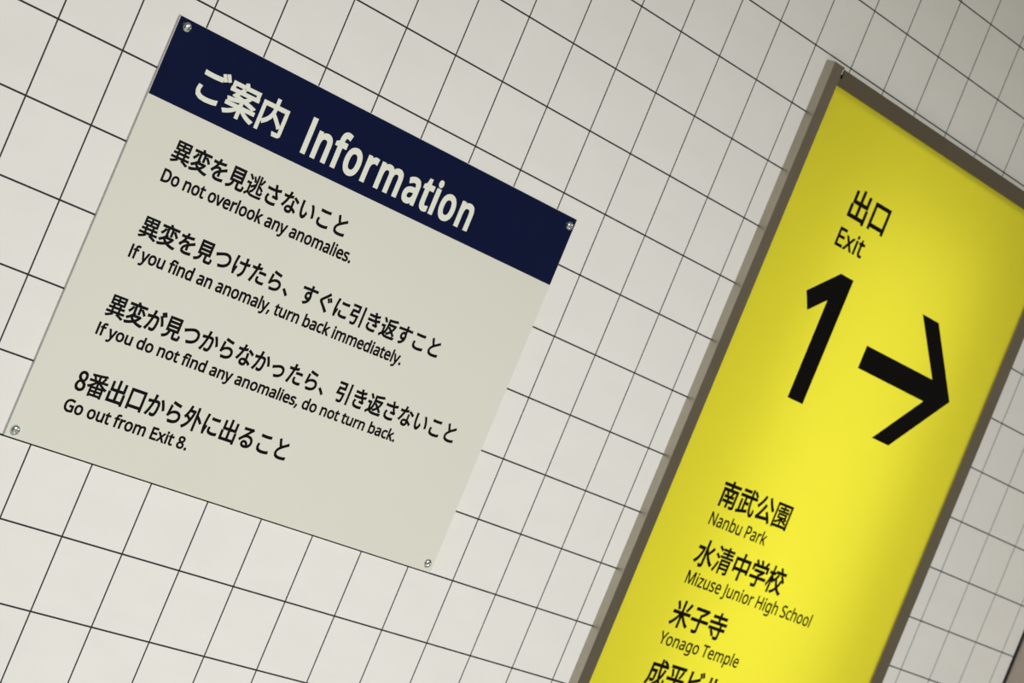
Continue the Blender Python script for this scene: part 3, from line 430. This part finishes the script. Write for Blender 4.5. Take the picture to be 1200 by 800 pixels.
for k, (u, v) in enumerate(((1.668, 4.892-0.03), (9.313, 4.838), (1.695, -0.614), (9.335, -0.584))):
    o = bpy.data.objects.new('screw', SM); COL.objects.link(o); o.parent = info
    o.location = loc(u, YP, v); o.rotation_euler = (0, k*0.5, 0)

# ---------------------------------------------------------------- yellow exit sign
YD = -0.0178; YF = -0.0148
a0, a1, b0, b1 = SIGN
ui, ur, vt = 13.62, 20.97, -4.585
base = Vector((PX((a0+a1)/2), 0, PZ(b1)))
sign = empty('exit_sign', 'tall yellow sign in a brushed steel frame with a black 1 and arrow pointing right', 'sign', base)
bm = bmesh.new()
fx0, fx1, fz0, fz1 = PX(ui-0.1)-base.x, PX(ur+0.1)-base.x, 0.018, PZ(vt-0.1)-base.z
bm.faces.new([bm.verts.new((x, YF, z)) for x, z in ((fx0, fz0), (fx1, fz0), (fx1, fz1), (fx0, fz1))])
face = link('face_panel', done(bm, 'face_panel'), M_yellow, sign)
# white-lined lamp box behind the translucent face, sunk in the wall, with its lamp
bm = bmesh.new()
for q in (((0, .119, 0), (1, .119, 0), (1, .119, 1), (0, .119, 1)), ((0, 0, 0), (0, .119, 0), (0, .119, 1), (0, 0, 1)),
          ((1, 0, 0), (1, 0, 1), (1, .119, 1), (1, .119, 0)), ((0, 0, 0), (1, 0, 0), (1, .119, 0), (0, .119, 0)),
          ((0, 0, 1), (0, .119, 1), (1, .119, 1), (1, 0, 1))):
    bm.faces.new([bm.verts.new((PX(HOLE[0])-base.x+0.0005+x*((HOLE[1]-HOLE[0])*T-0.001), YF+0.002 if y == 0 else y,
                                PZ(HOLE[3])-base.z+0.0005+z*((HOLE[3]-HOLE[2])*T-0.001))) for x, y, z in q])
link('lamp_box', done(bm, 'lamp_box'), M_lining, sign)
area('sign_lamp', (PX(17.4), 0.112, PZ(1.8)), 0.42, 1.05, SIGN_LAMP, (1, 1, 0.97), (math.radians(-90), 0, 0))
face['label'] = 'yellow lit face panel'
e = 0.0007
# left post with a small notch cut at its top inner corner, where the rail hooks in
post = pbox('frame_post', M_steel, sign, base, a0, ui, YD, -0.0002, b0-0.03, b1, e)
pbox('frame_post', M_steel, sign, base, ur, a1, YD, -0.0002, b0-0.03, b1, e)
bm = bmesh.new()
def rb(c0, c1, y0, y1, d0, d1): add_box(bm, PX(c0)-base.x, PX(c1)-base.x, y0, y1, PZ(d1)-base.z, PZ(d0)-base.z, 0.0004)
rb(ui+0.003, ur-0.003, YD+0.0002, -0.0004, vt-0.12, vt)            # continuous lower half of the rail
rb(ui+0.055, ur-0.055, YD+0.0002, -0.0004, b0, vt-0.12+0.004)      # upper half, stopping short: the notch
rail = link('frame_rail', done(bm, 'frame_rail'), M_steel_h, sign)
pbox('frame_rail', M_steel_h, sign, base, ui+0.003, ur-0.003, YD+0.0002, -0.0004, b1-0.28, b1-0.002, e)
# bright bolt end standing in the notch
bm = bmesh.new()
bmesh.ops.create_cone(bm, cap_ends=True, segments=16, radius1=0.0019, radius2=0.0016, depth=0.012)
bt = link('corner_bolt', done(bm, 'corner_bolt', True), M_screw, sign)
bt.location = (PX(ui+0.03)-base.x, YD+0.003, PZ(b0+0.03)-base.z); bt['label'] = 'bright corner bolt'

for tbl, where, text, u, v, sx, sy, rot in LINES:
    if not where: continue
    bold = 0.011 if tbl == 'K' else (0.0055 if text != 'Exit' else 0.0095)
    if text == '出口': bold = 0.014
    lettering(text, KANJI if tbl == 'K' else LATIN, sign, YF-0.00008, u, v, sx, sy, rot, bold, M_black)
def flat(name, pts):
    me = outline_mesh(name, [[[(PX(u)-base.x, PZ(v)-base.z) for u, v in pts]]], 0.0); me.materials.clear()
    o = link(name, me, M_black, sign); o.location = (0, YF-0.00008, 0); return o
flat('numeral', [(14.94, -1.415), (15.62, -1.94), (16.005, -1.94), (16.0, 0.315), (15.555, 0.315), (15.55, -1.435), (15.152, -1.132)])
flat('arrow', [(17.035, -1.076), (19.178, -1.084), (18.168, -2.026), (18.712, -2.026), (19.935, -0.87), (18.712, 0.317), (18.17, 0.317), (19.174, -0.664), (17.035, -0.66)])
